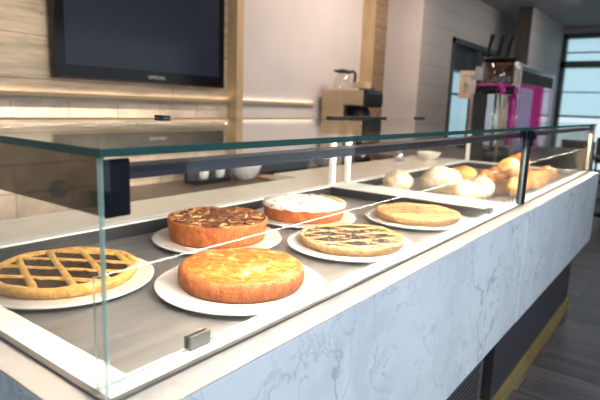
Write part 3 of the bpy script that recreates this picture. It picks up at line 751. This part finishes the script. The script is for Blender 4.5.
# knife holder and three knives behind the hopper
KX, KY, KR = 3.86, .84, math.radians(-36)
kh = thing('knife_holder', 'tall narrow steel holder for knives behind the brown hopper', 'knife holder', (KX, KY, ST), KR)
bm = bmesh.new()
for (x0, x1, y0, y1) in ((-.13, .13, -.03, -.027), (-.13, .13, .027, .03), (-.13, -.127, -.027, .027), (.127, .13, -.027, .027)): box(bm, x0, x1, y0, y1, 0, dz(.58))
box(bm, -.127, .127, -.027, .027, 0, .004); obj('holder_body', bm, M['steel'], kh)
for i, (x, lab) in enumerate(((-.11, 'leftmost knife with black handle in the steel holder'), (-.018, 'middle of the three black-handled knives in the holder'), (.065, 'rightmost knife with black handle in the steel holder'))):
    kn = thing('knife', lab, 'knife', (KX + x * cos(KR), KY + x * sin(KR), ST + .38), KR, 'black-handled knives')
    def kp(d): return (.20 * d, 0, d)
    bm = bmesh.new(); Hh = dz(.925) - .38
    b0, b1 = kp(0), kp(Hh - .17); vs = []
    for p, wd in ((b0, .010), (b1, .018)):
        for sx, sy in ((-wd, -.0015), (wd, -.0015), (wd, .0015), (-wd, .0015)): vs.append(bm.verts.new((p[0] + sx, sy, p[2])))
    bm.faces.new(vs[3::-1]); bm.faces.new(vs[4:])
    for k in range(4): bm.faces.new((vs[k], vs[(k + 1) % 4], vs[4 + (k + 1) % 4], vs[4 + k]))
    obj('blade', bm, M['steel'], kn)
    bm = bmesh.new(); tube(bm, [kp(Hh - .171), kp(Hh - .15), kp(Hh - .09), kp(Hh - .02), kp(Hh)], lambda s: .0135 + .005 * (abs(s - .45) * 2) ** 2, 12); obj('handle', bm, M['handle'], kn)
# framed board on a stand
fb = thing('framed_board', 'square wood-framed picture board on a dark stand left of the hopper', 'picture frame', (4.93, 1.31, ST), -1.2)
w2, z0, z1 = .145, dz(.468), dz(.734)
bm = bmesh.new(); box(bm, -w2, w2, -.012, .012, z0, z0 + .045); box(bm, -w2, w2, -.012, .012, z1 - .045, z1); box(bm, -w2, -w2 + .045, -.012, .012, z0 + .045, z1 - .045); box(bm, w2 - .045, w2, -.012, .012, z0 + .045, z1 - .045); obj('frame', bm, M['frame_wood'], fb, .003)
bx('picture', (-w2 + .045, w2 - .045, -.004, .004, z0 + .045, z1 - .045), M['picture'], fb)
bm = bmesh.new(); box(bm, -.05, .05, .013, .05, 0, z0 + .1); box(bm, -.12, .12, -.05, .08, 0, .02); obj('stand', bm, M['black'], fb, .003)

# ------------------------------------------------------------------ café furniture beyond the counter
def chair(loc, rz, lab, first=[]):
    if first: return dup(first[0], loc, rz, lab)
    t = thing('cafe_chair', lab, 'chair', loc, rz, 'dark chairs beyond the counter'); first.append(t)
    bx('seat', (-.21, .21, -.21, .21, .44, .475), M['dark_wood'], t, .01)
    bm = bmesh.new(); box(bm, -.21, .21, .19, .22, .60, .96); obj('backrest', bm, M['dark_wood'], t, .012)
    for sx in (-1, 1):
        bm = bmesh.new(); tube(bm, [(sx * .19, -.19, 0), (sx * .18, -.18, .44)], .016, 8); obj('leg', bm, M['black'], t)
        bm = bmesh.new(); tube(bm, [(sx * .19, .23, 0), (sx * .18, .20, .46), (sx * .18, .205, .62)], .016, 8); obj('leg', bm, M['black'], t)
    return t
chair((7.0, .55, FZ), 1.2, 'dark wooden chair near the end window, left of the café table')
chair((7.9, .35, FZ), -1.4, 'dark wooden chair close under the end window')
chair((6.6, -.05, FZ), 2.6, 'dark wooden chair in front of the café table')
tb = thing('cafe_table', 'round dark café table among the chairs by the end window', 'table', (7.4, .30, FZ))
bm = bmesh.new(); lathe(bm, [(0, .715), (.36, .715), (.37, .73), (.36, .745), (0, .745)], 48); obj('tabletop', bm, M['dark_wood'], tb)
bm = bmesh.new(); tube(bm, [(0, 0, .02), (0, 0, .715)], .035, 12); obj('column', bm, M['black'], tb)
bm = bmesh.new(); lathe(bm, [(0, 0), (.24, 0), (.23, .02), (0, .03)], 32); obj('foot', bm, M['black'], tb)

# ------------------------------------------------------------------ light
wd = bpy.data.worlds.new('daylight'); bpy.context.scene.world = wd; wd.use_nodes = True
nt = wd.node_tree; bg = nt.nodes['Background']
bg.inputs[0].default_value = (.60, .71, .77, 1); bg.inputs[1].default_value = 1.35
def area(name, loc, target, size, sy, power, col):
    l = bpy.data.lights.new(name, 'AREA'); l.shape = 'RECTANGLE'; l.size = size; l.size_y = sy; l.energy = power; l.color = col
    o = bpy.data.objects.new(name, l); C.objects.link(o); o.location = loc
    d = Vector(target) - Vector(loc); o.rotation_euler = d.to_track_quat('-Z', 'Y').to_euler(); return o
area('added_front_fill', (.9, -1.9, CZ - .01), (.9, -1.9, 0), 3.0, 1.2, 135, (.77, .89, 1))  # added out-of-view source to light the marble front
w = area('added_wall_beam', (.89, .063, .2625), (.89, 2.2, .32), 1.70, .003, 9, (1, .84, .66)); w.data.spread = math.radians(40)  # added invisible beam to brighten the back wall
area('unseen_overhead_light', (6.2, .7, CZ - .03), (6.2, 1.2, -.2), 1.6, .3, 10, (1, .95, .90))  # added to brighten the far grey wall, no fitting behind it
area('unseen_overhead_light', (1.4, 1.2, CZ - .03), (1.6, 2.1, -.2), 1.6, .12, 9, (1, .74, .5))
area('unseen_overhead_light', (3.6, 1.2, CZ - .03), (3.6, 2.1, -.2), 1.2, .12, 26, (1, .80, .66))

# ------------------------------------------------------------------ camera
cam = bpy.data.cameras.new('camera'); co = bpy.data.objects.new('camera', cam); C.objects.link(co)
yaw, pitch, roll = math.radians(-53.28274), math.radians(-10.3692), math.radians(2.02708)
f = Vector((-sin(yaw) * cos(pitch), cos(yaw) * cos(pitch), sin(pitch))); r = Vector((cos(yaw), sin(yaw), 0)); u = r.cross(f)
r2 = cos(roll) * r + sin(roll) * u; u2 = -sin(roll) * r + cos(roll) * u
co.matrix_world = Matrix(((r2.x, u2.x, -f.x, -.31026), (r2.y, u2.y, -f.y, -.49256), (r2.z, u2.z, -f.z, .34639), (0, 0, 0, 1)))
cam.sensor_width = 36; cam.lens = 519.95 / 600 * 36; cam.clip_start = .02; cam.clip_end = 60
cam.dof.use_dof = True; cam.dof.focus_distance = 1.0; cam.dof.aperture_fstop = 5.0
S = bpy.context.scene; S.camera = co
vs = S.view_settings; S.display_settings.display_device = 'sRGB'
vs.view_transform = 'Standard'; vs.look = 'None'; vs.exposure = 0.0; vs.gamma = 1.0; vs.use_curve_mapping = False
S.cycles.use_denoising = True
S.cycles.max_bounces = 14; S.cycles.transparent_max_bounces = 40; S.cycles.glossy_bounces = 6; S.cycles.diffuse_bounces = 5
S.cycles.sample_clamp_indirect = 6
